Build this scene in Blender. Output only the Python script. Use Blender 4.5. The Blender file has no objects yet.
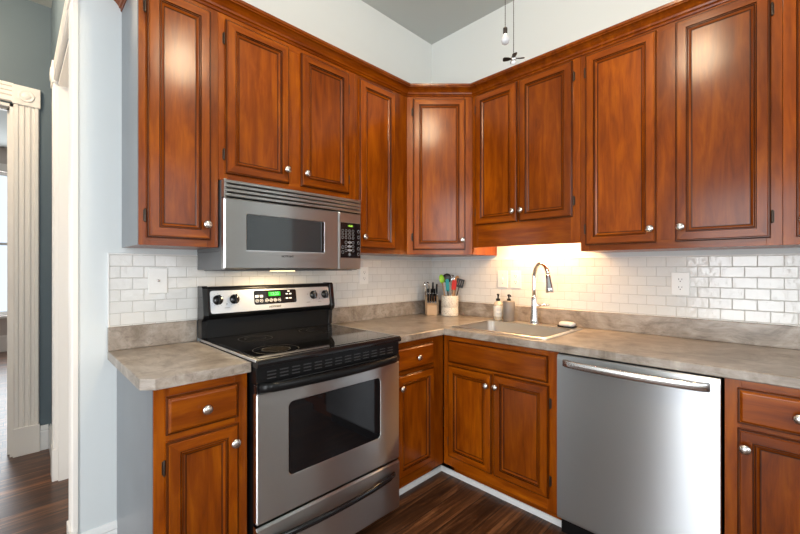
import bpy, bmesh, math, random
from mathutils import Vector, Matrix
random.seed(7)
sc = bpy.context.scene
C = sc.collection
PI = math.pi
R = math.radians

# ------------------------------------------------------------------ camera
cam_d = bpy.data.cameras.new('camera'); cam = bpy.data.objects.new('camera', cam_d); C.objects.link(cam)
cam.location = (-2.44, -2.071, 1.269)
cam.rotation_euler = (R(90), 0, R(-45))
cam_d.sensor_width = 36; cam_d.lens = 386 / 800 * 36
cam_d.shift_y = 1.7 / 800; cam_d.clip_start = .02
sc.camera = cam

# ------------------------------------------------------------------ world, exposure
w = bpy.data.worlds.new('world'); sc.world = w; w.use_nodes = True
wb = w.node_tree.nodes['Background']; wb.inputs[0].default_value = (.75, .87, 1, 1); wb.inputs[1].default_value = 1.2
sc.view_settings.view_transform = 'Standard'; sc.view_settings.look = 'None'
sc.view_settings.gamma = 1; sc.view_settings.exposure = 0.08; sc.view_settings.use_curve_mapping = False

# ------------------------------------------------------------------ large lights (daylight at the windows, sizes of the openings)
def area(name, loc, rot, sx, sy, watts, col):
    l = bpy.data.lights.new(name, 'AREA'); l.shape = 'RECTANGLE'; l.size = sx; l.size_y = sy
    l.energy = watts; l.color = col
    o = bpy.data.objects.new(name, l); C.objects.link(o); o.location = loc; o.rotation_euler = rot
    return o
DAY = (.95, .98, 1.0)
area('daylight_patio', (-4.74, -1.725, 1.15), (0, R(-90), 0), 2.3, 1.15, 80, DAY)
area('daylight_rear_left', (-3.6, -4.76, 1.75), (R(90), 0, 0), .95, 2.0, 66, DAY)
area('daylight_rear_right', (-1.0, -4.76, 1.75), (R(90), 0, 0), .95, 2.0, 20, DAY)
area('daylight_far_room', (-2.7, 6.42, 1.65), (R(-90), 0, 0), 1.4, 2.15, 50, DAY)

# ------------------------------------------------------------------ materials
def nt(name):
    m = bpy.data.materials.new(name); m.use_nodes = True
    t = m.node_tree; return m, t, t.nodes['Principled BSDF']
def plain(name, col, rough=.5, metal=0, spec=.5, coat=0, noise=0, nscale=8, bump=0, emit=None, es=0, trans=0):
    m, t, b = nt(name)
    b.inputs['Base Color'].default_value = (*col, 1); b.inputs['Roughness'].default_value = rough
    b.inputs['Metallic'].default_value = metal; b.inputs['Specular IOR Level'].default_value = spec
    b.inputs['Coat Weight'].default_value = coat; b.inputs['Transmission Weight'].default_value = trans
    if emit: b.inputs['Emission Color'].default_value = (*emit, 1); b.inputs['Emission Strength'].default_value = es
    if noise or bump:
        tc = t.nodes.new('ShaderNodeTexCoord'); n = t.nodes.new('ShaderNodeTexNoise'); n.inputs['Scale'].default_value = nscale
        n.inputs['Detail'].default_value = 5
        t.links.new(tc.outputs['Object'], n.inputs['Vector'])
        if noise:
            mx = t.nodes.new('ShaderNodeMix'); mx.data_type = 'RGBA'
            mx.inputs[6].default_value = (*[c * (1 - noise) for c in col], 1); mx.inputs[7].default_value = (*[min(1, c * (1 + noise)) for c in col], 1)
            t.links.new(n.outputs['Fac'], mx.inputs[0]); t.links.new(mx.outputs[2], b.inputs['Base Color'])
        if bump:
            bp = t.nodes.new('ShaderNodeBump'); bp.inputs['Strength'].default_value = bump; bp.inputs['Distance'].default_value = .002
            t.links.new(n.outputs['Fac'], bp.inputs['Height']); t.links.new(bp.outputs[0], b.inputs['Normal'])
    return m
def ramp(t, stops):
    r = t.nodes.new('ShaderNodeValToRGB'); e = r.color_ramp.elements
    while len(e) < len(stops): e.new(.5)
    for k, (p, c) in enumerate(stops): e[k].position = p; e[k].color = (*c, 1)
    return r
def noise_node(t, vec, scale, detail=4, rough=.55, dist=0, stretch=None):
    n = t.nodes.new('ShaderNodeTexNoise'); n.inputs['Scale'].default_value = scale; n.inputs['Detail'].default_value = detail
    n.inputs['Roughness'].default_value = rough; n.inputs['Distortion'].default_value = dist
    if stretch:
        mp = t.nodes.new('ShaderNodeMapping'); mp.inputs['Scale'].default_value = stretch
        t.links.new(vec, mp.inputs[0]); vec = mp.outputs[0]
    t.links.new(vec, n.inputs['Vector']); return n
def mixc(t, f, a, b, mode='MIX'):
    mx = t.nodes.new('ShaderNodeMix'); mx.data_type = 'RGBA'; mx.blend_type = mode
    for s, v in ((0, f), (6, a), (7, b)):
        if isinstance(v, (int, float)): mx.inputs[s].default_value = v
        elif isinstance(v, tuple): mx.inputs[s].default_value = (*v, 1)
        else: t.links.new(v, mx.inputs[s])
    return mx.outputs[2]
def obj_vec(t, rnd=True):
    tc = t.nodes.new('ShaderNodeTexCoord')
    if not rnd: return tc.outputs['Object'], None
    oi = t.nodes.new('ShaderNodeObjectInfo'); mu = t.nodes.new('ShaderNodeMath'); mu.operation = 'MULTIPLY'; mu.inputs[1].default_value = 37
    t.links.new(oi.outputs['Random'], mu.inputs[0])
    ad = t.nodes.new('ShaderNodeVectorMath'); ad.operation = 'ADD'
    t.links.new(tc.outputs['Object'], ad.inputs[0]); t.links.new(mu.outputs[0], ad.inputs[1])
    return ad.outputs[0], oi.outputs['Random']
def wood(name, vertical=True, dark=1.0):
    m, t, b = nt(name)
    v, rnd = obj_vec(t)
    st = (1, 1, .13) if vertical else (.13, 1, 1)
    n1 = noise_node(t, v, 26, 5, .6, .6, st)
    n2 = noise_node(t, v, 3.2, 3, .5, .8, (1, 1, .45) if vertical else (.45, 1, 1))
    n3 = noise_node(t, v, 150, 2, .5, 0, (1, 1, .06) if vertical else (.06, 1, 1))
    d = dark
    r1 = ramp(t, [(.25, (.150 * d, .027 * d, .0008 * d)), (.5, (.275 * d, .059 * d, .0012 * d)), (.78, (.420 * d, .112 * d, .0022 * d))])
    t.links.new(n1.outputs['Fac'], r1.inputs[0])
    r2 = ramp(t, [(.3, (.62, .58, .55)), (.7, (1.12, 1.12, 1.1))])
    t.links.new(n2.outputs['Fac'], r2.inputs[0])
    c = mixc(t, .8, r1.outputs[0], r2.outputs[0], 'MULTIPLY')
    r3 = ramp(t, [(.35, (.72, .7, .7)), (.5, (1, 1, 1))]); t.links.new(n3.outputs['Fac'], r3.inputs[0])
    c = mixc(t, .35, c, r3.outputs[0], 'MULTIPLY')
    rv = ramp(t, [(0, (.72, .68, .64)), (1, (1.08, 1.06, 1.0))]); t.links.new(rnd, rv.inputs[0])
    c = mixc(t, 1, c, rv.outputs[0], 'MULTIPLY')
    t.links.new(c, b.inputs['Base Color'])
    b.inputs['Roughness'].default_value = .3; b.inputs['Specular IOR Level'].default_value = .12
    b.inputs['Coat Weight'].default_value = .27; b.inputs['Coat Roughness'].default_value = .16
    bp = t.nodes.new('ShaderNodeBump'); bp.inputs['Strength'].default_value = .12; bp.inputs['Distance'].default_value = .002
    t.links.new(n2.outputs['Fac'], bp.inputs['Height']); t.links.new(bp.outputs[0], b.inputs['Normal'])
    return m
WV = wood('cherry_wood_vertical'); WH = wood('cherry_wood_horizontal', False); GL = wood('dark_glaze_line', True, .34)

def steel(name, col=(.56, .555, .55), rough=.3, vertical_smear=True, marks=0):
    m, t, b = nt(name)
    b.inputs['Metallic'].default_value = 1; b.inputs['Base Color'].default_value = (*col, 1)
    b.inputs['Roughness'].default_value = rough
    b.inputs['Anisotropic'].default_value = 1.0
    cx = t.nodes.new('ShaderNodeCombineXYZ'); cx.inputs[2].default_value = 1
    t.links.new(cx.outputs[0], b.inputs['Tangent'])
    b.inputs['Anisotropic Rotation'].default_value = 0 if vertical_smear else .25
    return m
SS = steel('stainless_steel'); SSD = steel('dishwasher_steel', (.52, .545, .575), .335, True)
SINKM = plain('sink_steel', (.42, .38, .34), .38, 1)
CHROME = plain('chrome', (.75, .75, .76), .08, 1)
NICKEL = plain('satin_nickel', (.66, .63, .60), .26, 1)
BRONZE = plain('dark_bronze', (.06, .045, .035), .4, .8)
GLOSSB = plain('black_enamel', (.008, .008, .009), .12)
MATB = plain('black_plastic', (.006, .006, .0065), .3, spec=.22)
GLASSB = plain('black_glass', (.006, .006, .007), .035)
CHAR = plain('charcoal_paint', (.12, .125, .13), .45)
SILV = plain('silver_panel', (.62, .63, .65), .32, .75)
PRINT = plain('grey_print', (.35, .35, .36), .5)
PRINTW = plain('white_print', (.62, .62, .64), .5)
INK = plain('dark_ink', (.04, .035, .03), .5)
WHITE = plain('white_gloss_paint', (.80, .80, .79), .3)
CREAM = plain('cream_trim_paint', (.88, .83, .77), .35)
PLATE = plain('white_plastic', (.82, .81, .78), .3)
WALL = plain('pale_wall_paint', (.675, .715, .725), .6, bump=.06, nscale=60)
WALLH = plain('blue_grey_wall_paint', (.115, .155, .18), .6, bump=.05, nscale=60)
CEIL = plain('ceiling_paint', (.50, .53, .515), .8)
PANELG = plain('grey_end_panel', (.17, .185, .205), .3, noise=.15, nscale=5)
GREEN = plain('green_digits', (.0, .02, .0), .4, emit=(.08, 1, .12), es=1.6)
GREEND = plain('green_display', (.0, .1, .0), .3, emit=(.02, .75, .03), es=.75)
LEDY = plain('amber_display', (.1, .1, .0), .4, emit=(.5, .9, .1), es=1.2)

def tile_mat(name, axis):
    m, t, b = nt(name)
    tc = t.nodes.new('ShaderNodeTexCoord'); sp = t.nodes.new('ShaderNodeSeparateXYZ'); cb = t.nodes.new('ShaderNodeCombineXYZ')
    t.links.new(tc.outputs['Object'], sp.inputs[0]); t.links.new(sp.outputs[axis], cb.inputs[0]); t.links.new(sp.outputs[2], cb.inputs[1])
    mp = t.nodes.new('ShaderNodeMapping'); mp.inputs['Location'].default_value = (.03, -1.02 + .0515 * 20 - .0015, 0); t.links.new(cb.outputs[0], mp.inputs[0])
    def brick(ms, sm):
        br = t.nodes.new('ShaderNodeTexBrick'); br.offset = .5; br.inputs['Scale'].default_value = 1
        br.inputs['Brick Width'].default_value = .0885; br.inputs['Row Height'].default_value = .0515
        br.inputs['Mortar Size'].default_value = ms; br.inputs['Mortar Smooth'].default_value = sm
        br.inputs['Color1'].default_value = (.72, .71, .68, 1); br.inputs['Color2'].default_value = (.68, .67, .64, 1); br.inputs['Mortar'].default_value = (.47, .45, .42, 1)
        t.links.new(mp.outputs[0], br.inputs['Vector']); return br
    b1 = brick(.0011, .1); t.links.new(b1.outputs['Color'], b.inputs['Base Color'])
    b2 = brick(.0035, 1.0)
    n = noise_node(t, tc.outputs['Object'], 42, 3)
    inv = t.nodes.new('ShaderNodeMath'); inv.operation = 'MULTIPLY_ADD'; inv.inputs[1].default_value = -1; inv.inputs[2].default_value = 1
    t.links.new(b2.outputs['Fac'], inv.inputs[0])
    ad = t.nodes.new('ShaderNodeMath'); ad.operation = 'MULTIPLY_ADD'; ad.inputs[1].default_value = 1.7; t.links.new(n.outputs['Fac'], ad.inputs[0]); t.links.new(inv.outputs[0], ad.inputs[2])
    bp = t.nodes.new('ShaderNodeBump'); bp.inputs['Strength'].default_value = .55; bp.inputs['Distance'].default_value = .0016
    t.links.new(ad.outputs[0], bp.inputs['Height']); t.links.new(bp.outputs[0], b.inputs['Normal'])
    mr = t.nodes.new('ShaderNodeMapRange'); mr.inputs['To Min'].default_value = .09; mr.inputs['To Max'].default_value = .7
    t.links.new(b1.outputs['Fac'], mr.inputs[0]); t.links.new(mr.outputs[0], b.inputs['Roughness'])
    return m
TILEA = tile_mat('subway_tile_stove_wall', 0); TILEB = tile_mat('subway_tile_sink_wall', 1)

def counter_mat():
    m, t, b = nt('concrete_look_laminate')
    v, _ = obj_vec(t, False)
    n1 = noise_node(t, v, 5, 8, .65, 1.5); n2 = noise_node(t, v, 30, 7, .72, 1.0, (.8, .3, 1.2)); n3 = noise_node(t, v, 1.6, 3, .5, .5)
    r1 = ramp(t, [(.3, (.175, .140, .108)), (.48, (.295, .252, .212)), (.66, (.41, .368, .325))])
    t.links.new(n1.outputs['Fac'], r1.inputs[0])
    r2 = ramp(t, [(.34, (.52, .48, .44)), (.5, (1, 1, 1)), (.66, (1.2, 1.2, 1.2))]); t.links.new(n2.outputs['Fac'], r2.inputs[0])
    c = mixc(t, .7, r1.outputs[0], r2.outputs[0], 'MULTIPLY')
    r3 = ramp(t, [(.35, (.9, .86, .82)), (.65, (1.05, 1.05, 1.06))]); t.links.new(n3.outputs['Fac'], r3.inputs[0])
    c = mixc(t, 1, c, r3.outputs[0], 'MULTIPLY')
    t.links.new(c, b.inputs['Base Color']); b.inputs['Roughness'].default_value = .3
    return m
COUNTER = counter_mat()

def floor_mat():
    m, t, b = nt('dark_plank_floor')
    v, _ = obj_vec(t, False)
    br = t.nodes.new('ShaderNodeTexBrick'); br.offset = .37; br.inputs['Scale'].default_value = 1
    br.inputs['Brick Width'].default_value = 1.25; br.inputs['Row Height'].default_value = .125
    br.inputs['Mortar Size'].default_value = .0026; br.inputs['Mortar Smooth'].default_value = .3
    br.inputs['Color1'].default_value = (0, 0, 0, 1); br.inputs['Color2'].default_value = (1, 1, 1, 1); br.inputs['Mortar'].default_value = (.5, .5, .5, 1)
    t.links.new(v, br.inputs['Vector'])
    # shift the grain plank by plank
    mu = t.nodes.new('ShaderNodeVectorMath'); mu.operation = 'MULTIPLY_ADD'; mu.inputs[1].default_value = (7, 3, 5)
    t.links.new(br.outputs['Color'], mu.inputs[0]); t.links.new(v, mu.inputs[2])
    n1 = noise_node(t, mu.outputs[0], 24, 8, .72, 1.2, (.06, 1, 1)); n2 = noise_node(t, mu.outputs[0], 90, 4, .6, .5, (.05, 1, 1))
    r1 = ramp(t, [(.3, (.022, .009, .004)), (.5, (.095, .038, .015)), (.68, (.33, .145, .06))]); t.links.new(n1.outputs['Fac'], r1.inputs[0])
    r2 = ramp(t, [(.35, (.55, .5, .5)), (.55, (1.1, 1.1, 1.1))]); t.links.new(n2.outputs['Fac'], r2.inputs[0])
    c = mixc(t, .7, r1.outputs[0], r2.outputs[0], 'MULTIPLY')
    rb = ramp(t, [(0, (.55, .52, .52)), (1, (1.25, 1.15, 1.05))]); t.links.new(br.outputs['Color'], rb.inputs[0])
    c = mixc(t, .8, c, rb.outputs[0], 'MULTIPLY')
    c = mixc(t, br.outputs['Fac'], c, (.01, .006, .004))
    t.links.new(c, b.inputs['Base Color']); b.inputs['Roughness'].default_value = .36
    bp = t.nodes.new('ShaderNodeBump'); bp.inputs['Strength'].default_value = .3; bp.inputs['Distance'].default_value = .002
    t.links.new(n1.outputs['Fac'], bp.inputs['Height']); t.links.new(bp.outputs[0], b.inputs['Normal'])
    return m
FLOOR = floor_mat()

# ------------------------------------------------------------------ mesh helpers
class MB:
    def __init__(s): s.bm = bmesh.new()
    def box(s, x0, x1, y0, y1, z0, z1, bev=0, seg=2, mi=0):
        x0, x1 = sorted((x0, x1)); y0, y1 = sorted((y0, y1)); z0, z1 = sorted((z0, z1))
        vs = [s.bm.verts.new(p) for p in ((x0,y0,z0),(x1,y0,z0),(x1,y1,z0),(x0,y1,z0),(x0,y0,z1),(x1,y0,z1),(x1,y1,z1),(x0,y1,z1))]
        fs = [s.bm.faces.new([vs[i] for i in f]) for f in ((0,3,2,1),(4,5,6,7),(0,1,5,4),(1,2,6,5),(2,3,7,6),(3,0,4,7))]
        for f in fs: f.material_index = mi
        if bev:
            es = list({e for f in fs for e in f.edges})
            bmesh.ops.bevel(s.bm, geom=es, offset=bev, segments=seg, profile=.6, affect='EDGES')
        return s
    def rings(s, rings, cap0=True, cap1=True, mi=0, closed=True, smooth=True):
        vr = [[s.bm.verts.new(p) for p in r] for r in rings]; n = len(vr[0])
        for a, b in zip(vr, vr[1:]):
            for i in range(n if closed else n - 1):
                f = s.bm.faces.new((a[i], a[(i+1) % n], b[(i+1) % n], b[i])); f.material_index = mi; f.smooth = smooth
        if cap0: s.bm.faces.new(vr[0][::-1]).material_index = mi
        if cap1: s.bm.faces.new(vr[-1]).material_index = mi
        return s
    def tube(s, pts, r, seg=12, mi=0, sx=1, sy=1, up=None):
        pts = [Vector(p) for p in pts]; rs = r if isinstance(r, (list, tuple)) else [r] * len(pts)
        rings = []; pu = None
        for i, p in enumerate(pts):
            d = (pts[min(i+1, len(pts)-1)] - pts[max(i-1, 0)]).normalized()
            if pu is None:
                u = Vector(up) if up else (Vector((0,0,1)) if abs(d.z) < .9 else Vector((1,0,0)))
            else: u = pu
            a = d.cross(u).normalized(); u = a.cross(d).normalized(); pu = u
            rings.append([p + a * math.cos(2*PI*k/seg) * rs[i] * sx + u * math.sin(2*PI*k/seg) * rs[i] * sy for k in range(seg)])
        return s.rings(rings, mi=mi)
    def lathe(s, prof, c=(0,0,0), axis='z', seg=24, mi=0):
        rings = []
        for r, h in prof:
            ring = []
            for k in range(seg):
                a = 2*PI*k/seg; u, v = math.cos(a)*r, math.sin(a)*r
                p = {'z': (u, v, h), 'y': (u, -h, v), 'x': (h, u, v)}[axis]
                ring.append(Vector(c) + Vector(p))
            rings.append(ring)
        return s.rings(rings, mi=mi)
    def prism(s, poly, z0, z1, bev=0, mi=0):
        a = [s.bm.verts.new((x, y, z0)) for x, y in poly]; b = [s.bm.verts.new((x, y, z1)) for x, y in poly]
        fs = [s.bm.faces.new(a[::-1]), s.bm.faces.new(b)]; n = len(poly)
        for i in range(n): fs.append(s.bm.faces.new((a[i], a[(i+1) % n], b[(i+1) % n], b[i])))
        for f in fs: f.material_index = mi
        if bev: bmesh.ops.bevel(s.bm, geom=list({e for f in fs for e in f.edges}), offset=bev, segments=2, profile=.6, affect='EDGES')
        return s
    def extr(s, poly, axis, t0, t1, mi=0, bev=0):          # polygon in the two other axes, extruded along axis
        def P(u, v, t): return {'x': (t, u, v), 'y': (u, t, v), 'z': (u, v, t)}[axis]
        a = [s.bm.verts.new(P(u, v, t0)) for u, v in poly]; b = [s.bm.verts.new(P(u, v, t1)) for u, v in poly]
        fs = [s.bm.faces.new(a[::-1]), s.bm.faces.new(b)]; n = len(poly)
        for i in range(n): fs.append(s.bm.faces.new((a[i], a[(i+1) % n], b[(i+1) % n], b[i])))
        for f in fs: f.material_index = mi
        if bev: bmesh.ops.bevel(s.bm, geom=list({e for f in fs for e in f.edges}), offset=bev, segments=2, profile=.6, affect='EDGES')
        return s
    def build(s, name, mats, parent=None, loc=None, rot=None, smooth=False):
        bmesh.ops.recalc_face_normals(s.bm, faces=s.bm.faces)
        me = bpy.data.meshes.new(name); s.bm.to_mesh(me); s.bm.free()
        if smooth:
            for p in me.polygons: p.use_smooth = True
        for m in (mats if isinstance(mats, (list, tuple)) else [mats]): me.materials.append(m)
        o = bpy.data.objects.new(name, me); C.objects.link(o)
        if parent: o.parent = parent
        if loc: o.location = loc
        if rot: o.rotation_euler = rot
        return o
def tag(o, label, cat, group=None):
    o['label'] = label; o['category'] = cat
    if group: o['group'] = group
    return o
def thing(name, label, cat, loc=(0,0,0), rz=0, group=None):
    o = bpy.data.objects.new(name, None); C.objects.link(o); o.empty_display_size = .1
    o.location = loc; o.rotation_euler = (0, 0, rz)
    return tag(o, label, cat, group)
def structure(o): o['kind'] = 'structure'; return o
def copy_tree(o, parent=None):
    c = o.copy(); C.objects.link(c)
    if parent: c.parent = parent
    for ch in o.children: copy_tree(ch, c)
    return c
def rrect(x0, x1, y0, y1, r, n=5):
    pts = []
    for cx, cy, a0 in ((x1-r, y1-r, 0), (x0+r, y1-r, 90), (x0+r, y0+r, 180), (x1-r, y0+r, 270)):
        for k in range(n+1):
            a = R(a0 + 90*k/n); pts.append((cx + r*math.cos(a), cy + r*math.sin(a)))
    return pts

# ------------------------------------------------------------------ the room
H = 3.12
structure(MB().box(-4.7, 0.1, -4.7, 7.0, -.06, 0).build('floor', FLOOR))
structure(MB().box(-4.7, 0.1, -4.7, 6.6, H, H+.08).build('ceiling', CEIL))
# stove wall: from its outside corner at the hall to the room corner
def wall_with_holes(name, mat, axis, t0, t1, u0, u1, holes, top=H):
    """wall lying along axis u between t0..t1 in thickness; holes (ua, ub, za, zb)"""
    m = MB(); cur = u0
    def bx(a, b, c, d):
        if b - a < 1e-4 or d - c < 1e-4: return
        if axis == 'x': m.box(a, b, t0, t1, c, d)
        else: m.box(t0, t1, a, b, c, d)
    for ua, ub, za, zb in sorted(holes):
        bx(cur, ua, 0, top); bx(ua, ub, 0, za); bx(ua, ub, zb, top); cur = ub
    bx(cur, u1, 0, top)
    return structure(m.build(name, mat))
wall_with_holes('wall_left', WALL, 'x', 0, .12, -2.253, 0.1, [])
wall_with_holes('wall_right', WALL, 'y', 0, .12, -4.7, 0, [])
wall_with_holes('wall_rear', WALL, 'x', -4.72, -4.6, -4.72, .1, [(-4.08, -3.12, .75, 2.75), (-1.48, -.52, .75, 2.75)])
wall_with_holes('wall_window', WALL, 'y', -4.72, -4.6, -4.6, 0, [(-2.3, -1.15, 0.02, 2.28)])
wall_with_holes('wall_entry', WALL, 'x', 0, .12, -4.7, -3.35, [])
# hall
wall_with_holes('wall_hall_left', WALLH, 'y', -3.47, -3.35, .12, 1.62, [])
wall_with_holes('wall_hall_right', WALLH, 'y', -2.2529, -2.13, .121, 1.62, [(.121, 1.017, 0, 2.38)])
wall_with_holes('wall_hall_end', WALLH, 'x', 1.62, 1.74, -3.47, -2.1, [(-3.30, -2.443, 0, 2.38)])
# room beyond the hall
FARW = plain('far_room_wall_paint', (.62, .55, .50), .6)
wall_with_holes('wall_far', FARW, 'x', 6.4, 6.5, -4.7, -1.0, [(-3.4, -2.0, .55, 2.75)])
wall_with_holes('wall_far_left', FARW, 'y', -4.8, -4.7, 1.74, 6.5, [])
wall_with_holes('wall_far_right', FARW, 'y', -1.1, -1.0, 1.74, 6.4, [])
structure(MB().box(-2.13, -1.0, 1.62, 1.74, 0, H).box(-4.7, -3.47, 1.62, 1.74, 0, H).build('wall_far_front', FARW))

def window(idx, axis, t, u0, u1, z0, z1, inward, mull=(1, 1)):
    """window frame, sash bars; t = wall inner face, inward = sign of the room side"""
    e = structure(bpy.data.objects.new('window_%d' % idx, None)); C.objects.link(e)
    m = MB()
    def bx(mm, a, b, d0, d1, c, d, bev=.003):
        y0, y1 = t + inward*d0, t + inward*d1
        if axis == 'x': mm.box(a, b, y0, y1, c, d, bev)
        else: mm.box(y0, y1, a, b, c, d, bev)
    cw = .1
    bx(m, u0-cw, u0, 0, .022, z0-.03, z1+.1); bx(m, u1, u1+cw, 0, .022, z0-.03, z1+.1); bx(m, u0-cw-.02, u1+cw+.02, 0, .03, z1, z1+.12)
    if z0 > .2: bx(m, u0-cw-.03, u1+cw+.03, 0, .05, z0-.04, z0)
    m.build('window_casing', CREAM if idx == 4 else WHITE, e)
    f = MB()
    bx(f, u0, u0+.05, -.08, -.03, z0, z1); bx(f, u1-.05, u1, -.08, -.03, z0, z1)
    bx(f, u0, u1, -.08, -.03, z1-.05, z1); bx(f, u0, u1, -.08, -.03, z0, z0+.06)
    for k in range(mull[0]):
        uu = u0 + (u1-u0)*(k+1)/(mull[0]+1); bx(f, uu-.02, uu+.02, -.075, -.035, z0, z1)
    for k in range(mull[1]):
        zz = z0 + (z1-z0)*(k+1)/(mull[1]+1); bx(f, u0, u1, -.075, -.035, zz-.02, zz+.02)
    f.build('window_frame', WHITE, e)
window(1, 'x', -4.6, -4.08, -3.12, .75, 2.75, 1, (0, 1))
window(2, 'x', -4.6, -1.48, -.52, .75, 2.75, 1, (0, 1))
window(3, 'y', -4.6, -2.3, -1.15, .02, 2.28, 1, (0, 0))
window(4, 'x', 6.4, -3.4, -2.0, .55, 2.75, -1, (0, 1))

# fluted door casings
def casing_profile(w, th):      # cross section: u across the width, v thickness, with flutes
    p = [(0, 0), (0, th*.7), (.006, th)]
    n = 3; fw = (w-.036)/n
    for k in range(n):
        a = .018 + k*fw + .004; b = a + fw - .008
        p += [(a, th), (a+.003, th*.62), (b-.003, th*.62), (b, th)]
    p += [(w-.006, th), (w, th*.7), (w, 0)]
    return p
def cased_door(idx, axis, t, out, u0, u1, ztop, jamb0, jamb1, mat, w=.11, leaf=None, left=True, right=True):
    """casing around an opening; t = wall face plane, out = direction of the face (+1/-1), jamb0..jamb1 wall thickness span"""
    e = structure(bpy.data.objects.new('door_%d' % idx, None)); C.objects.link(e)
    th = .022
    def ex(poly, zz0, zz1):     # vertical strip
        m = MB(); q = [(a, t + out*b) if axis == 'x' else (t + out*b, a) for a, b in poly]
        return m.prism(q, zz0, zz1)
    pb = .19
    for side, on in (('l', left), ('r', right)):
        if not on: continue
        a = u0 - w if side == 'l' else u1
        ex([(a+u, v) for u, v in casing_profile(w, th)], pb, ztop).build('casing', mat, e)
        def blk(z0, z1, ov, d, nm):
            m = MB()
            if axis == 'x': m.box(a-ov, a+w+ov, t, t+out*d, z0, z1, .003)
            else: m.box(t, t+out*d, a-ov, a+w+ov, z0, z1, .003)
            c = ((a+w/2), t+out*d, (z0+z1)/2) if axis == 'x' else (t+out*d, a+w/2, (z0+z1)/2)
            if nm == 'corner_block':
                ax = 'y' if axis == 'x' else 'x'; s = -out if axis == 'x' else out
                m.lathe([(.042, 0), (.042, .003*s), (.036, .005*s), (.030, .002*s), (.022, .002*s), (.018, .006*s), (.008, .007*s)], c, ax, 24)
            m.build(nm, mat, e)
        blk(0, pb, .003, .028, 'plinth_block'); blk(ztop, ztop+.13, .006, .028, 'corner_block')
    m = MB(); prof = casing_profile(w, th)
    if axis == 'x': m.extr([(t+out*v, ztop+.01+u) for u, v in prof], 'x', u0, u1)
    else: m.extr([(t+out*v, ztop+.01+u) for u, v in prof], 'y', u0, u1)
    m.build('head_casing', mat, e)
    j = MB(); jt = .018
    def jb(a, b, c, d, g0=0, g1=0):
        if axis == 'x': j.box(a, b, jamb0+g0, jamb1-g1, c, d)
        else: j.box(jamb0+g0, jamb1-g1, a, b, c, d)
    jb(u0, u0+jt, 0, ztop); jb(u1-jt, u1, 0, ztop); jb(u0, u1, ztop-jt, ztop)
    jb(u0+jt, u0+jt+.012, 0, ztop-jt, .06, .03); jb(u1-jt-.012, u1-jt, 0, ztop-jt, .06, .03); jb(u0+jt, u1-jt, ztop-jt-.012, ztop-jt, .06, .03)
    j.build('jamb', mat, e)
    return e
cased_door(1, 'y', -2.253, -1, .105, 1.017, 2.38, -2.253, -2.13, CREAM)
# closed leaf at the back of that opening
d = structure(bpy.data.objects.new('door_2', None)); C.objects.link(d)
MB().box(-2.165, -2.131, .136, .985, .008, 2.345, .002).build('door_leaf', CREAM, d)
MB().lathe([(.012, 0), (.01, -.03), (.026, -.045), (.028, -.06), (.012, -.07)], (-2.165, .2, .95), 'x').build('door_knob', NICKEL, d, smooth=True)
cased_door(3, 'x', 1.62, -1, -3.30, -2.443, 2.38, 1.62, 1.74, CREAM, w=.127)

# baseboards
def baseboard(name, axis, t, out, u0, u1, mat=WHITE, h=.17):
    prof = [(0, 0), (.014, 0), (.014, h-.045), (.010, h-.035), (.014, h-.028), (.010, h-.012), (.005, h), (0, h)]
    m = MB()
    m.extr([(t+out*a, b) for a, b in prof], 'y' if axis == 'y' else 'x', u0, u1)
    return structure(m.build(name, mat))
baseboard('baseboard_stove_wall', 'x', 0, -1, -2.252, -2.122)
baseboard('baseboard_hall_right', 'y', -2.253, -1, 1.131, 1.62)
baseboard('baseboard_hall_end', 'x', 1.62, -1, -2.312, -2.268)
baseboard('baseboard_far', 'x', 6.4, -1, -4.7, -1.1, CREAM, .25)
baseboard('baseboard_rear', 'x', -4.6, 1, -4.6, 0)

# tiled backsplash (thin slabs of tile on each wall) with its edge bead
ZT0, ZT1 = 1.0165, 1.331
MB().box(-2.149, -.0061, -.006, -.0002, ZT0, ZT1).build('wall_tile', TILEA)
b1 = bpy.data.objects['wall_tile']; tag(b1, 'white subway tile backsplash on the wall behind the stove and knife block', 'backsplash')
b2 = MB().box(-.006, -.0002, -2.42, -.0001, ZT0, ZT1).build('wall_tile', TILEB); tag(b2, 'white subway tile backsplash on the wall behind the sink faucet', 'backsplash')
MB().box(-2.152, -.0061, -.0085, -.0002, ZT1, ZT1+.006, .001).box(-2.155, -2.1492, -.0085, -.0002, ZT0, ZT1+.006, .001).build('edge_bead', WHITE, b1)
MB().box(-.0085, -.0002, -2.42, -.0001, ZT1, ZT1+.006, .001).build('edge_bead', WHITE, b2)

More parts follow.
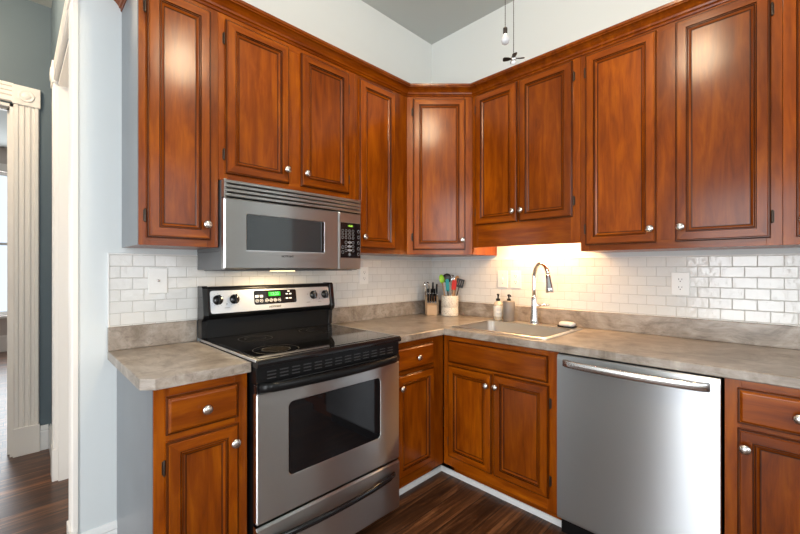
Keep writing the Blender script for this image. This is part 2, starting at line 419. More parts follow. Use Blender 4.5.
# ------------------------------------------------------------------ cabinet parts
DOORP = [(0, 0, 0), (0, .011, 0), (.0035, .0155, 2), (.0065, .0155, 2), (.0095, .0195, 0), (.040, .0195, 0), (.0425, .0155, 2), (.0440, .0155, 2), (.0465, .0185, 0), (.0490, .0150, 2), (.0505, .0150, 2),
         (.0575, .0105, 0), (.0600, .0085, 2), (.0630, .0085, 2)]
DRAWP = [(0, 0, 0), (0, .008, 0), (.0035, .0120, 2), (.0065, .0120, 2), (.013, .0190, 0), (.016, .0195, 0)]
def panel(x, z, wd, ht, prof, name, parent, mats, hgrain=False, y=0):
    """a front standing on plane y, thickness towards -y; materials 0 vertical grain, 1 horizontal, 2 dark glaze line"""
    m = MB(); loops = []
    for ins, dep, mi in prof:
        loops.append([m.bm.verts.new(p) for p in ((ins, -dep, ins), (wd-ins, -dep, ins), (wd-ins, -dep, ht-ins), (ins, -dep, ht-ins))])
    m.bm.faces.new(loops[0])
    for k in range(1, len(loops)):
        for i in range(4):
            f = m.bm.faces.new((loops[k-1][i], loops[k-1][(i+1) % 4], loops[k][(i+1) % 4], loops[k][i]))
            f.material_index = 2 if prof[k][2] == 2 else (1 if (i in (0, 2) or hgrain) else 0)
    f = m.bm.faces.new(loops[-1]); f.material_index = 1 if hgrain else 0
    return m.build(name, mats, parent, loc=(x, y, z))
def knob(parent, x, z, y):
    o = MB().lathe([(.005, -.001), (.005, .010), (.007, .013), (.015, .017), (.018, .022), (.0155, .0285), (.008, .0315), (.001, .032)], (0, 0, 0), 'y', 20).build('knob', NICKEL, parent, loc=(x, y, z), smooth=True)
    return o
def hinge(parent, x, z, y, side):
    """exposed hinge on the frame beside the door edge; side -1: hinge left of the door"""
    m = MB().box(x + (0 if side < 0 else -.010), x + (.010 if side < 0 else 0), y-.002, y, z-.022, z+.022, .0008)
    cx = x + (.0095 if side < 0 else -.0095)
    m.lathe([(.0035, -.027), (.004, -.024), (.004, .024), (.0035, .027)], (cx, y-.012, z), 'z', 10)
    return m.build('hinge', BRONZE, parent)
def cab_door(cab, x, z, wd, ht, y, knob_side, low=True, hinge_side=None, kz=.064):
    p = panel(x, z, wd, ht, DOORP, 'door', cab, [WV, WH, GL], y=y)
    kx = wd-.022 if knob_side > 0 else .022
    knob(p, kx, kz if low else ht-.062, -.0190)
    if hinge_side:
        hx = -.0105 if hinge_side < 0 else wd+.0105
        for hz in (.085, ht-.085):
            m = MB()
            m.box(min(hx, hx - hinge_side*.010), max(hx, hx - hinge_side*.010), -.002, 0, hz-.022, hz+.022, .0006)
            m.lathe([(.0032, -.026), (.004, -.022), (.004, .022), (.0032, .026)], (hx - hinge_side*.0065, -.005, hz), 'z', 10)
            m.build('hinge', BRONZE, p)
    return p
def carcass(cab, wd, dep, z0, z1, closed_top=True, left_panel=None, floor_z=None, mat=WV, ym=0):
    t = .016; m = MB(); fz = z0 if floor_z is None else floor_z
    m.box(0.0005, t, -dep, -.001, fz, z1); m.box(wd-t, wd-.0005, -dep, -.001, fz, z1)
    m.box(t, wd-t, -dep, -.001, z0, z0+t); m.box(t, wd-t, -.012, -.001, z0+t, z1)
    if closed_top: m.box(t, wd-t, -dep, -.001, z1-t, z1)
    return m.build('carcass', [WV], cab)
def frame(cab, rects, dep, th=.019):
    """face frame: rects (x0,x1,z0,z1,horizontal?)"""
    m = MB()
    for x0, x1, z0, z1, h in rects: m.box(x0, x1, -dep-th*0, -dep+th, z0, z1, .0006, 1, 1 if h else 0)
    return m.build('face_frame', [WV, WH], cab)

UD = .305; UZ0, UZ1 = 1.362, 2.42
DZ0, DZ1 = 1.392, 2.378
def upper(label, loc, rz, wd, z0, z1, doors, dz0, dz1, rail=None, box_z0=None, group=None, end_panel=None, valance=None):
    """doors: (x0, x1, knob_side, hinge_side)"""
    cab = thing('wall_cabinet', label, 'cabinet', (loc[0], loc[1], z0), rz, group)
    h = z1 - z0
    carcass(cab, wd, UD-.02, (box_z0 or z0) - z0, h)
    r = []; xs = [d[0] for d in doors]; xe = [d[1] for d in doors]; ov = .012
    bz = (dz0 - z0) + ov
    r.append((0.0004, xs[0]+ov, 0, h, 0)); r.append((xe[-1]-ov, wd-.0004, 0, h, 0))
    for a, b in zip(xe, xs[1:]): r.append((a-ov, b+ov, bz, (dz1-z0)-ov, 0))
    r.append((xs[0]+ov, xe[-1]-ov, 0, bz, 1)); r.append((xs[0]+ov, xe[-1]-ov, (dz1-z0)-ov, h, 1))
    frame(cab, r, UD)
    for x0, x1, ks, hs in doors: cab_door(cab, x0, dz0-z0, x1-x0, dz1-dz0, -UD, ks, True, hs)
    if end_panel: MB().box(-.0032, -.0002, -UD+.001, -.001, 0, h).build('end_panel', PANELG, cab)['label'] = 'grey laminate end panel'
    return cab
G_U = None
R90 = -PI/2
upper('tall single-door cherry wall cabinet with grey side, left of the microwave', (-2.101, 0, 0), 0, .2960, UZ0, UZ1, [(.026, .262, 1, -1)], DZ0, DZ1, end_panel=True)
upper('short two-door cherry wall cabinet directly above the microwave', (-1.805, 0, 0), 0, .765, 1.662, UZ1, [(.028, .337, 1, -1), (.404, .711, -1, 1)], 1.692, 2.376)
upper('narrow cherry wall cabinet between the microwave and the diagonal corner cabinet', (-1.040, 0, 0), 0, .4295, UZ0, UZ1, [(.022, .312, -1, 1)], DZ0, DZ1)
cabS = upper('two-door cherry wall cabinet above the sink with deep bottom board', (0, -.6105, 0), R90, .6870, 1.408, UZ1, [(.030, .326, 1, -1), (.337, .648, -1, 1)], 1.550, 2.390, box_z0=1.535)
upper('wide two-door cherry wall cabinet right of the sink cabinet above the outlet', (0, -1.298, 0), R90, .7640, UZ0, UZ1, [(.027, .344, 1, -1), (.417, .730, -1, 1)], DZ0, 2.386)
upper('cherry wall cabinet cut off by the right edge of the photo', (0, -2.0625, 0), R90, .3800, UZ0, UZ1, [(.036, .345, -1, 1)], DZ0, 2.386)
# diagonal corner cabinet
cc = thing('wall_cabinet', 'diagonal corner cherry wall cabinet above the knife block', 'cabinet', (0, 0, UZ0))
h = UZ1 - UZ0
poly = [(-.001, -.001), (-.610, -.001), (-.610, -.295), (-.600, -.3005), (-.3005, -.600), (-.295, -.610), (-.001, -.610)]
m = MB(); m.prism(poly, 0, .016); m.prism(poly, h-.016, h)
m.box(-.610, -.594, -.29, -.001, .016, h-.016); m.box(-.29, -.001, -.610, -.594, .016, h-.016); m.build('carcass', WV, cc)
L = math.hypot(.305, .305)
f = MB()
for x0, x1, z0, z1, hh in ((0, .052, 0, h, 0), (L-.060, L, 0, h, 0), (.052, L-.060, 0, .042, 1), (.052, L-.060, DZ1-UZ0-.004, h, 1)): f.box(x0, x1, 0, .019, z0, z1, .0006, 1, hh)
fo = f.build('face_frame', [WV, WH], cc, loc=(-.610, -.305, 0), rot=(0, 0, -PI/4))
dp = cab_door(cc, 0, 0, L-.088, DZ1+.006-DZ0, 0, 1, True, -1)
a = -PI/4; off = .040
dp.location = (-.610 + off*math.cos(a), -.305 + off*math.sin(a), DZ0-UZ0); dp.rotation_euler = (0, 0, a)

# crown molding, one run around all the wall cabinets (cross section: out from face, height)
cp = [(-.018, 2.4205), (0.0008, 2.4205), (.0008, 2.400), (.006, 2.400), (.009, 2.406), (.007, 2.411), (.013, 2.414), (.016, 2.422), (.026, 2.434), (.037, 2.441), (.046, 2.444), (.046, 2.449), (.052, 2.452), (.054, 2.464), (-.018, 2.464)]
path = [(-2.101, 0, (-1, 0)), (-2.101, -.305, (-1, -1)), (-.610, -.305, None), (-.305, -.610, None), (-.305, -2.45, (-1, 0))]
t8 = math.tan(R(22.5))
offs = [(-1, 0), (-1, -1), (-t8, -1), (-1, -t8), (-1, 0)]
m = MB()
rings = []
for (x, y, _), (ox, oy) in zip(path, offs):
    rings.append([(x + ox*u, y + oy*u, z) for u, z in cp])
rings[0] = [(-2.101 - u, -.001, z) for u, z in cp]
m.rings(rings, smooth=False)
cr = m.build('crown_molding', WH); tag(cr, 'dark cherry crown molding running along the tops of all wall cabinets', 'molding')

# ---- base cabinets
BD = .61; BZ = .100; BT = .8745
def base(label, loc, rz, wd, stiles, rails, doors, drawers, end_panel=False, false_front=False, open_top=False, rightpad=0):
    cab = thing('base_cabinet', label, 'cabinet', (loc[0], loc[1], 0), rz)
    t = .016; m = MB()
    for xa, xb in ((.0005, t), (wd-t, wd-.0005)): m.extr([(-.001, 0), (-.001, BT), (-BD+.02, BT), (-BD+.02, BZ), (-BD+.08, BZ), (-BD+.08, 0)], 'x', xa, xb)
    m.box(t, wd-t, -BD+.02, -.001, BZ, BZ+t); m.box(t, wd-t, -.012, -.001, BZ+t, BT)
    m.build('carcass', WV, cab)
    MB().box(.001, wd-.001, -BD+.08, -BD+.092, 0, BZ-.001).build('toe_board', WH, cab)
    frame(cab, stiles + rails, BD)
    for x0, x1, z0, z1, ks, hs in doors: cab_door(cab, x0, z0, x1-x0, z1-z0, -BD, ks, False, hs)
    for x0, x1, z0, z1, kn in drawers:
        p = panel(x0, z0, x1-x0, z1-z0, DRAWP, 'drawer' if kn else 'false_drawer_front', cab, [WV, WH, GL], True, -BD)
        if kn: knob(p, (x1-x0)/2, (z1-z0)/2, -.0190)
    if end_panel: MB().extr([(-.001, 0), (-.001, BT), (-BD+.001, BT), (-BD+.001, BZ), (-BD+.08, BZ), (-BD+.08, 0)], 'x', -.0032, -.0002).build('end_panel', PANELG, cab)['label'] = 'streaky grey end panel'
    return cab
def fr(wd, l, r, mid=None, zb=.04):
    s = [(0.0004, l, BZ, BT, 0), (wd-r, wd-.0004, BZ, BT, 0)]
    if mid: s.append((mid[0], mid[1], BZ+.07, .695, 0))
    return s, [(l, wd-r, BZ, .165, 1), (l, wd-r, .690, .722, 1), (l, wd-r, .835, BT, 1)]
s, r = fr(.311, .047, .047)
base('cherry base cabinet with grey end panel, left of the stove', (-2.119, 0), 0, .311, s, r, [(.035, .275, .150, .692, 1, -1)], [(.035, .275, .714, .843, True)], end_panel=True)
s, r = fr(.4295, .030, .115)
base('narrow cherry base cabinet in the inside corner, right of the stove', (-1.0395, 0), 0, .4295, s, r, [(.022, .327, .150, .698, -1, 1)], [(.022, .327, .716, .845, True)])
s, r = fr(.692, .060, .055, (.325, .370))
base('cherry sink base cabinet with two doors under the sink', (0, -.6155), R90, .692, s, r, [(.040, .334, .160, .700, 1, -1), (.346, .648, .160, .704, -1, 1)], [(.040, .643, .716, .847, False)])
s, r = fr(.380, .047, .047)
base('cherry base cabinet with a drawer, right of the dishwasher', (0, -1.9125), R90, .380, s, r, [(.036, .345, .150, .704, -1, 1)], [(.036, .345, .720, .846, True)])
# corner block-off so the toe line closes
# white shoe strip at the toe of the corner cabinets
m = MB()
prof = [(0, 0), (-.014, 0), (-.013, .014), (-.006, .026), (0, .028)]
rings = [[(-1.039, -.5285+u, z) for u, z in prof], [(-.5285+u, -.5285+u, z) for u, z in prof], [(-.5285+u, -1.306, z) for u, z in prof]]
m.rings(rings, smooth=False)
structure(m.build('trim_1', WHITE))

# ------------------------------------------------------------------ countertops
ct = thing('countertop', 'short grey stone-look countertop at the left of the stove', 'countertop', (-2.155, 0, .876))
MB().prism([(0, -.0005), (0, -.597), (.036, -.635), (.353, -.635), (.353, -.0005)], 0, .038, .003).build('slab', COUNTER, ct)
MB().box(0, .353, -.0200, -.0005, .0385, .140, .002, 1).build('upstand', COUNTER, ct)
ct = thing('countertop', 'L-shaped grey stone-look countertop holding the sink and running over the dishwasher', 'countertop', (0, 0, .876))
bm = bmesh.new()
outer = [(-1.042, -.0005), (-1.042, -.635), (-.635, -.635), (-.635, -2.42), (-.0005, -2.42), (-.0005, -.0005)]
inner = rrect(-.547, -.165, -1.212, -.648, .035, 3)
def loop(pts, z): return [bm.verts.new((x, y, z)) for x, y in pts]
ring_sets = []
e = .004
outer_in = [(-1.042+e, -.0005), (-1.042+e, -.635+e), (-.635+e, -.635+e), (-.635+e, -2.42), (-.0005, -2.42), (-.0005, -.0005)]
lo, lo2, hi, hi2 = loop(outer_in, 0), loop(outer, e), loop(outer, .038-e), loop(outer_in, .038)
il, ih = loop(inner, 0), loop(inner, .038)
for a, b in ((lo, lo2), (lo2, hi), (hi, hi2), (il, ih)):
    n = len(a)
    for i in range(n): bm.faces.new((a[i], a[(i+1) % n], b[(i+1) % n], b[i]))
for o_, i_ in ((lo, il), (hi2, ih)):
    es = []
    for L_ in (o_, i_):
        for i in range(len(L_)):
            es.append(bm.edges.get((L_[i], L_[(i+1) % len(L_)])))
    bmesh.ops.triangle_fill(bm, use_beauty=True, use_dissolve=False, edges=es)
mm = MB(); mm.bm.free(); mm.bm = bm
mm.build('slab', COUNTER, ct)
MB().box(-1.042, -.0005, -.0200, -.0005, .0385, .140, .002, 1).build('upstand', COUNTER, ct)
MB().box(-.0200, -.0005, -2.42, -.0205, .0385, .140, .002, 1).build('upstand', COUNTER, ct)

# ------------------------------------------------------------------ sink
sk = thing('kitchen_sink', 'stainless drop-in sink set into the countertop under the faucet', 'sink', (0, 0, .914))
m = MB()
def rl(x0, x1, y0, y1, r, z, n=5): return [(x, y, z) for x, y in rrect(x0, x1, y0, y1, r, n)]
m.rings([rl(-.572, -.068, -1.232, -.628, .03, .0006), rl(-.572, -.068, -1.232, -.628, .03, .0035), rl(-.568, -.072, -1.228, -.632, .028, .0068),
         rl(-.545, -.168, -1.208, -.654, .045, .0068)], cap0=False, cap1=False)
m.build('rim', plain('bright_rim_steel', (.78, .75, .70), .33, 1), sk)  # same sink steel, its highlight along the rim put into a lighter colour
m = MB()
m.rings([rl(-.545, -.168, -1.208, -.654, .045, .0068), rl(-.544, -.169, -1.207, -.655, .045, .003), rl(-.541, -.172, -1.204, -.658, .045, -.01),
         rl(-.530, -.180, -1.195, -.668, .05, -.155), rl(-.510, -.200, -1.175, -.688, .05, -.178), rl(-.37, -.34, -.95, -.92, .012, -.185)], cap0=False)
m.build('basin', SINKM, sk)
MB().lathe([(.045, -.1838), (.045, -.1815), (.036, -.1815), (.034, -.1835), (.002, -.1835)], (-.355, -.935, 0), 'z').build('drain', CHROME, sk, smooth=True)

# faucet
fx, fy = -.112, -.944
fc = thing('faucet', 'tall chrome gooseneck faucet with pull-down head standing behind the sink', 'faucet', (fx, fy, .9212))
MB().lathe([(.029, 0), (.029, .006), (.025, .012), (.0225, .03), (.019, .11), (.018, .165), (.0165, .168), (.0155, .172)], seg=28).build('body', CHROME, fc, smooth=True)
dv = Vector((-.100, -.150, 0)); ln = dv.length; dn = dv/ln
pts = [(0, 0, .170), (0, 0, .22), (0, 0, .27)]
rad = .078
for k in range(0, 13):
    a = PI * k/12 * .93
    s_ = rad*(1-math.cos(a)); z_ = .292 + rad*1.12*math.sin(a)
    pts.append((dn.x*s_, dn.y*s_, z_))
MB().tube(pts, .0125, 16).build('spout', CHROME, fc)
p0 = Vector(pts[-1]); p1 = p0 + Vector((dn.x*.02, dn.y*.02, -.105))
MB().tube([p0 + (p1-p0)*t for t in (0, .05, .3, .75, .97, 1)], [.0135, .015, .0165, .0225, .0235, .019], 18).build('spray_head', CHROME, fc)
hv = Vector((.25, -.95, .0)).normalized()
MB().tube([Vector((0, 0, .118)), Vector((0, 0, .118)) + hv*.030], [.0145, .0135], 16).tube([Vector((0, 0, .118)) + hv*.026, Vector((0, 0, .121)) + hv*.05, Vector((0, 0, .124)) + hv*.092], [.010, .0065, .0055], 12).build('handle', CHROME, fc)

# soap bottles
sb = thing('soap_bottle', 'clear soap bottle with pale label and dark pump, at the left behind the sink', 'bottle', (-.108, -.684, .9212))
CLEARB = plain('frosted_bottle', (.72, .62, .48), .2, trans=.25, coat=.3); LAB = plain('cream_label', (.80, .76, .68), .5)
MB().lathe([(.027, 0), (.030, .004), (.030, .105), (.026, .118), (.013, .126), (.012, .134)]).build('bottle_body', CLEARB, sb, smooth=True)
m = MB(); m.lathe([(.0304, .025), (.0306, .0255), (.0306, .094), (.0304, .0945)])
lb = m.build('label_band', LAB, sb, smooth=True)
m = MB()
for z_ in (.036, .044, .066, .072, .078, .086):
    rr = .0308; n_ = 8; a0, a1 = R(190), R(252)
    ring = [[(rr*math.cos(a0+(a1-a0)*k/n_), rr*math.sin(a0+(a1-a0)*k/n_), zz) for zz in (z_, z_+.0022)] for k in range(n_+1)]
    m.rings(ring, False, False, closed=False)
m.build('label_lines', PRINT, lb)
MB().lathe([(.014, .130), (.014, .144), (.006, .147), (.005, .166), (.009, .167), (.009, .176), (.002, .178)]).tube([(0, 0, .172), (-.02, -.015, .172), (-.026, -.02, .166)], .0035, 8).build('pump', MATB, sb)
sd = thing('soap_dispenser', 'grey tapered soap dispenser with dark pump, between the labelled bottle and faucet', 'soap dispenser', (-.108, -.765, .9212))
GREYC = plain('grey_ceramic', (.20, .175, .155), .4, noise=.1)
MB().lathe([(.034, 0), (.036, .003), (.0395, .128), (.037, .133), (.012, .135)]).build('dispenser_body', GREYC, sd, smooth=True)
MB().lathe([(.013, .1355), (.013, .148), (.005, .150), (.005, .163), (.010, .165), (.010, .176), (.002, .178)]).tube([(0, 0, .171), (-.02, -.022, .172), (-.025, -.028, .164)], .0038, 8).build('pump', MATB, sd)
# sponge tray
tr = thing('soap_dish', 'small black soap dish at the right behind the sink', 'soap dish', (-.112, -1.150, .9212), R(-8))
m = MB(); m.rings([rl(-.030, .030, -.048, .048, .014, 0, 4), rl(-.034, .034, -.052, .052, .016, .008, 4), rl(-.031, .031, -.049, .049, .014, .008, 4), rl(-.027, .027, -.045, .045, .012, .003, 4)])
m.build('dish', GLOSSB, tr)
sp = MB(); sp.rings([rl(-.026, .026, -.042, .042, .016, 0, 4), rl(-.029, .029, -.045, .045, .018, .008, 4), rl(-.027, .027, -.043, .043, .017, .018, 4), rl(-.018, .018, -.034, .034, .013, .024, 4)])
so = sp.build('soap_bar', plain('white_soap', (.78, .72, .66), .25, coat=.5), loc=(-.112, -1.150, .9297), rot=(0, 0, R(-8))); tag(so, 'pale glossy soap bar lying on the black dish', 'soap')

# ------------------------------------------------------------------ utensil crock and utensils
cx0, cy0 = -.108, -.272
ck = thing('utensil_crock', 'speckled cream stoneware utensil crock standing in the counter corner', 'crock', (cx0, cy0, .9145))
def crock_mat():
    m_, t, b = nt('speckled_stoneware'); v, _ = obj_vec(t, False)
    n = noise_node(t, v, 160, 2); r_ = ramp(t, [(.38, (.36, .31, .25)), (.46, (.72, .67, .58))]); t.links.new(n.outputs['Fac'], r_.inputs[0])
    t.links.new(r_.outputs[0], b.inputs['Base Color']); b.inputs['Roughness'].default_value = .5; return m_
MB().lathe([(.060, 0), (.063, .003), (.064, .008), (.064, .060), (.0625, .062), (.0625, .066), (.064, .068), (.064, .150), (.062, .153), (.058, .153), (.057, .148), (.057, .012), (.001, .010)], seg=36).build('crock_body', crock_mat(), ck, smooth=True)
WOODL = plain('light_wood', (.50, .27, .11), .5, noise=.2, nscale=30)
vx = Vector((.7071, -.7071, 0)); vd = Vector((-.7071, -.7071, 0))   # right and towards the viewer
cbase = Vector((cx0, cy0, .93))
def utensil(name, label, dx, dd, top, mat_h, build_head, mat_head, hr=.0048, head_len=.08):
    """handle leaning from the crock's floor to the rim; dx sideways, dd towards the viewer at height top"""
    foot = (vx*dx + vd*dd)*.2
    tip = vx*dx + vd*dd + Vector((0, 0, top))
    o = thing(name, label, 'kitchen utensil', cbase + foot, 0, None)
    ax = (tip-foot); ln = ax.length; z = ax.normalized()
    f_ = vd - z*vd.dot(z); f_.normalize(); x = f_.cross(z).normalized() * -1
    rot = Matrix((x, -f_, z)).transposed()
    o.rotation_euler = rot.to_euler()
    hl = ln - head_len
    MB().tube([(0, 0, 0), (0, 0, hl*.5), (0, 0, hl+.012)], [hr, hr*1.05, hr*.8], 10, sx=1.2).build('handle', mat_h, o)
    mh = MB(); build_head(mh, hl); mh.build('head', mat_head, o)
    return o
def flat_head(wd, ln, th=.004, r=.012):
    def f_(m, z0):
        m.extr([(x, z0 + z) for x, z in rrect(-wd/2, wd/2, 0, ln, r, 4)], 'y', -th/2, th/2, bev=.0012)
    return f_
def spoon_head(rx, rz):
    def f_(m, z0):
        rings = []
        for dpt, s_ in ((0, 1), (.004, .97), (.010, .75), (.013, .35)):
            rings.append([(math.cos(2*PI*k/20)*rx*s_, dpt, z0 + rz + math.sin(2*PI*k/20)*rz*s_) for k in range(20)])
        inner = [[(math.cos(2*PI*k/20)*rx*s_, dpt, z0 + rz + math.sin(2*PI*k/20)*rz*s_) for k in range(20)] for dpt, s_ in ((.0105, .33), (.0075, .7), (.002, .90), (0, .94))]
        m.rings(rings[::-1] + [r_ for r_ in inner[::-1]], True, True)
    return f_
def turner_head(m, z0):
    for k in range(4): m.box(-.03 + k*.0155, -.03 + k*.0155 + .012, -.002, .002, z0+.012, z0+.06, .001)
    m.box(-.03, .0285, -.002, .002, z0, z0+.018, .001); m.box(-.03, .0285, -.002, .002, z0+.052, z0+.066, .001)
def whisk_head(m, z0):
    for k in range(5):
        a = PI*k/5; pts = []
        for j in range(13):
            b = -PI/2 + PI*j/12 if False else PI*j/12
            s_ = math.sin(b); pts.append((math.cos(a)*.024*math.cos(b)*(.3+.7*s_), math.sin(a)*.024*math.cos(b)*(.3+.7*s_), z0 + .085*s_))
        m.tube(pts, .0011, 6)
LIME = plain('lime_silicone', (.30, .62, .03), .4); TEAL = plain('teal_silicone', (.01, .26, .30), .4); RED = plain('red_silicone', (.5, .018, .01), .4); BLK = plain('black_nylon', (.012, .012, .013), .35)
utensil('spoon', 'lime green silicone spoon in the crock', -.068, .004, .296, WOODL, spoon_head(.019, .036), LIME, head_len=.072)
utensil('ladle', 'black nylon ladle in the crock, rising highest behind the teal spatula', -.018, -.044, .303, BLK, spoon_head(.034, .037), BLK, head_len=.074)
utensil('spatula', 'teal silicone spatula in the crock', -.026, .036, .272, MATB, flat_head(.026, .095, .006), TEAL, head_len=.105)
utensil('whisk', 'wire balloon whisk in the crock, behind the red spatula', .026, -.016, .292, NICKEL, whisk_head, CHROME, head_len=.085)
utensil('spatula', 'red silicone spatula in the crock', .032, .036, .262, WOODL, flat_head(.034, .078, .008, .014), RED, head_len=.085)
utensil('spoon', 'light wooden spoon in the crock, right of the red spatula', .066, -.046, .286, WOODL, spoon_head(.018, .034), WOODL, head_len=.068)
utensil('turner', 'black slotted turner leaning out at the right of the crock', .084, .014, .262, BLK, turner_head, BLK, head_len=.066)

# ------------------------------------------------------------------ knife block and knives
kb = thing('knife_block', 'light wooden two-tier knife block beside the utensil crock', 'knife block', (-.163, -.137, .9145), -PI/4)
BLKW = plain('block_wood', (.50, .33, .19), .45, noise=.15, nscale=20)
MB().extr([(-.052, 0), (-.052, .075), (.005, .108), (.005, 0)], 'x', -.038, .038, bev=.002).build('lower_tier', BLKW, kb)
MB().extr([(.0055, 0), (.0055, .098), (.012, .132), (.058, .150), (.062, 0)], 'x', -.046, .056, bev=.002).build('upper_tier', BLKW, kb)
def knife(label, lx, ly, lz, hl, mat, tipm, curved=False, grp=None, tilt=.16):
    wp = kb.matrix_world @ Vector((lx, ly, lz)) if False else Vector(kb.location) + Matrix.Rotation(-PI/4, 3, 'Z') @ Vector((lx, ly, lz))
    o = thing('knife', label, 'knife', wp, -PI/4, grp); o.rotation_euler = (tilt, 0, -PI/4)
    if curved:
        pts = [(0, 0, 0), (.002, -.001, hl*.3), (.002, 0, hl*.6), (-.001, 0, hl*.88), (-.007, 0, hl)]
    else: pts = [(0, 0, 0), (0, 0, hl*.4), (0, 0, hl*.8), (0, 0, hl)]
    MB().tube(pts, [.0072, .0084, .0080, .0086][:len(pts)] if not curved else [.0072, .0082, .0078, .0086, .007], 10, sy=1.3, sx=.85, up=(0, 1, 0)).build('handle', mat, o)
    MB().box(-.0045, .0045, -.0085, .0085, -.004, .006, .001).build('bolster', CHROME, o)
    p_ = pts[-1]
    MB().lathe([(.0060, p_[2]-.001), (.0068, p_[2]+.001), (.0066, p_[2]+.004), (.003, p_[2]+.0055)], (p_[0], p_[1], 0), 'z', 12).build('end_cap', tipm, o, smooth=True)
    return o
for k in range(4):
    knife('black steak knife with silver end cap, standing in the lower front row of the block', -.028 + k*.0188, -.030, .097, .070, MATB, CHROME, grp='steak knives in the front row of the knife block')
for k in range(3):
    knife('black-handled knife in the middle row of the block', -.026 + k*.026, .0185, .146, .050, MATB, MATB, grp='knives in the middle row of the knife block')
knife('knife with silver curved handle at the far left of the top row', -.046, .040, .154, .092, CHROME, CHROME, True)
knife('knife with silver and black curved handle, second from left in the top row', -.020, .040, .154, .094, NICKEL, MATB, True)
knife('large black-handled knife, third from left in the top row of the block', .014, .040, .154, .090, MATB, MATB)
knife('black-handled knife at the right end of the top row of the block', .044, .040, .154, .078, MATB, MATB)

# ------------------------------------------------------------------ switch and outlets
def wall_plate(name, label, cat, loc, rz, kind):
    o = thing(name, label, cat, loc, rz)
    wd, ht = .078, .118
    MB().box(-wd/2, wd/2, -.005, 0, -ht/2, ht/2, .003, 3).build('cover_plate', PLATE, o)
    if kind == 'switch':
        MB().box(-.006, .006, -.0065, -.0045, -.012, .012, .001).build('toggle_frame', PLATE, o)
        MB().box(-.0045, .0045, -.016, -.004, .0, .009, .001).build('toggle', PLATE, o)
        m = MB()
        for s_ in (-1, 1): m.lathe([(.003, 0), (.003, .0062), (.001, .0064)], (0, 0, s_*.030), 'y', 10)
        m.build('screws', PRINT, o)
    elif kind == 'coax':
        MB().lathe([(.006, .004), (.006, .008), (.004, .012), (.001, .012)], (0, 0, 0), 'y', 12).build('jack', NICKEL, o)
    else:
        for s_ in (-1, 1):
            q = MB(); q.extr([(x, z) for x, z in rrect(-.017, .017, s_*.0205-.0145, s_*.0205+.0145, .009, 4)], 'y', -.0072, -.004).build('receptacle', PLATE, o)
            q = MB().box(-.0078, -.0056, -.0076, -.0070, s_*.0205-.001, s_*.0205+.008).box(.0056, .0078, -.0076, -.0070, s_*.0205-.0005, s_*.0205+.007)
            q.lathe([(.0026, .0070), (.0026, .0076), (.0005, .0077)], (0, 0, s_*.0205-.0075), 'y', 10)
            q.build('slots', INK, bpy.data.objects[sorted([c_.name for c_ in o.children if c_.name.startswith('receptacle')])[-1]])
    return o
wall_plate('wall_plate', 'white jack plate on the tile left of the stove', 'wall plate', (-1.967, -.0062, 1.213), 0, 'coax')
wall_plate('light_switch', 'white single switch on the tile above the labelled soap bottle', 'switch', (-.0062, -.662, 1.196), R90, 'switch')
wall_plate('power_outlet', 'white outlet beside the switch, left of the faucet', 'outlet', (-.0062, -.762, 1.196), R90, 'outlet')
wall_plate('power_outlet', 'white outlet on the tile above the dishwasher', 'outlet', (-.0062, -1.686, 1.191), R90, 'outlet')
wall_plate('power_outlet', 'white outlet on the stove wall, right of the microwave', 'outlet', (-.730, -.0062, 1.222), 0, 'outlet')

# ------------------------------------------------------------------ lettering helper
def text_mesh(body, size, mat, parent, name='lettering', loc=(0,0,0), bold=0):
    cu = bpy.data.curves.new(name, 'FONT'); cu.body = body; cu.size = size; cu.align_x = 'CENTER'; cu.align_y = 'CENTER'; cu.extrude = .0003; cu.offset = bold
    o = bpy.data.objects.new(name, cu); C.objects.link(o)
    bpy.context.view_layer.update()
    me = bpy.data.meshes.new_from_object(o.evaluated_get(bpy.context.evaluated_depsgraph_get()))
    bpy.data.objects.remove(o); bpy.data.curves.remove(cu)
    me.materials.clear(); me.materials.append(mat)
    o = bpy.data.objects.new(name, me); C.objects.link(o); o.parent = parent; o.location = loc; o.rotation_euler = (PI/2, 0, 0)
    return o

# ------------------------------------------------------------------ stove
rx, RW = -1.800, .756
st = thing('stove', 'freestanding electric stove with stainless door and black glass top', 'stove', (rx, 0, 0))
MB().box(.004, RW-.004, -.640, -.025, .03, .895, .003).build('body', MATB, st)
# glass cooktop: rounded black rim, glass inset
cr_ = MB(); cr_.extr([(-.050, .896), (-.672, .896), (-.684, .900), (-.686, .912), (-.681, .922), (-.672, .925), (-.050, .925)], 'x', 0, RW, bev=.002)
ctop = cr_.build('cooktop', GLOSSB, st)
MB().box(.022, RW-.022, -.652, -.072, .9252, .9268, .0006, 1).build('glass_surface', GLASSB, ctop)
MB().box(-.0012, .0035, -.668, -.052, .9170, .9262, .0008, 1).build('side_trim', SILV, ctop)
MB().box(RW-.0035, RW+.0012, -.668, -.052, .9170, .9262, .0008, 1).build('side_trim', SILV, ctop)
BURN = plain('burner_print', (.028, .026, .024), .3, noise=.8, nscale=220)
for bx_, by_, br_ in ((.150, -.535, .095), (.560, -.500, .085), (.200, -.225, .080), (.560, -.225, .105)):
    m = MB()
    for r0, r1 in ((br_-.0018, br_), (br_*.62-.0014, br_*.62)):
        n_ = 48; a_ = [[(bx_+math.cos(2*PI*k/n_)*r_, by_+math.sin(2*PI*k/n_)*r_, .92695) for k in range(n_)] for r_ in (r0, r1)]
        m.rings(a_, False, False)
    m.build('burner_ring', BURN, ctop)
    if br_ == .095: MB().lathe([(.057, .9268), (.057, .92710), (.0565, .92712)], (bx_, by_, 0), seg=40).build('speckled_burner_disc', plain('worn_burner_print', (.035, .029, .023), .05, spec=.3, noise=.9, nscale=260), ctop)  # brownish speckle stands in for the microwave lamp's reflection on this burner
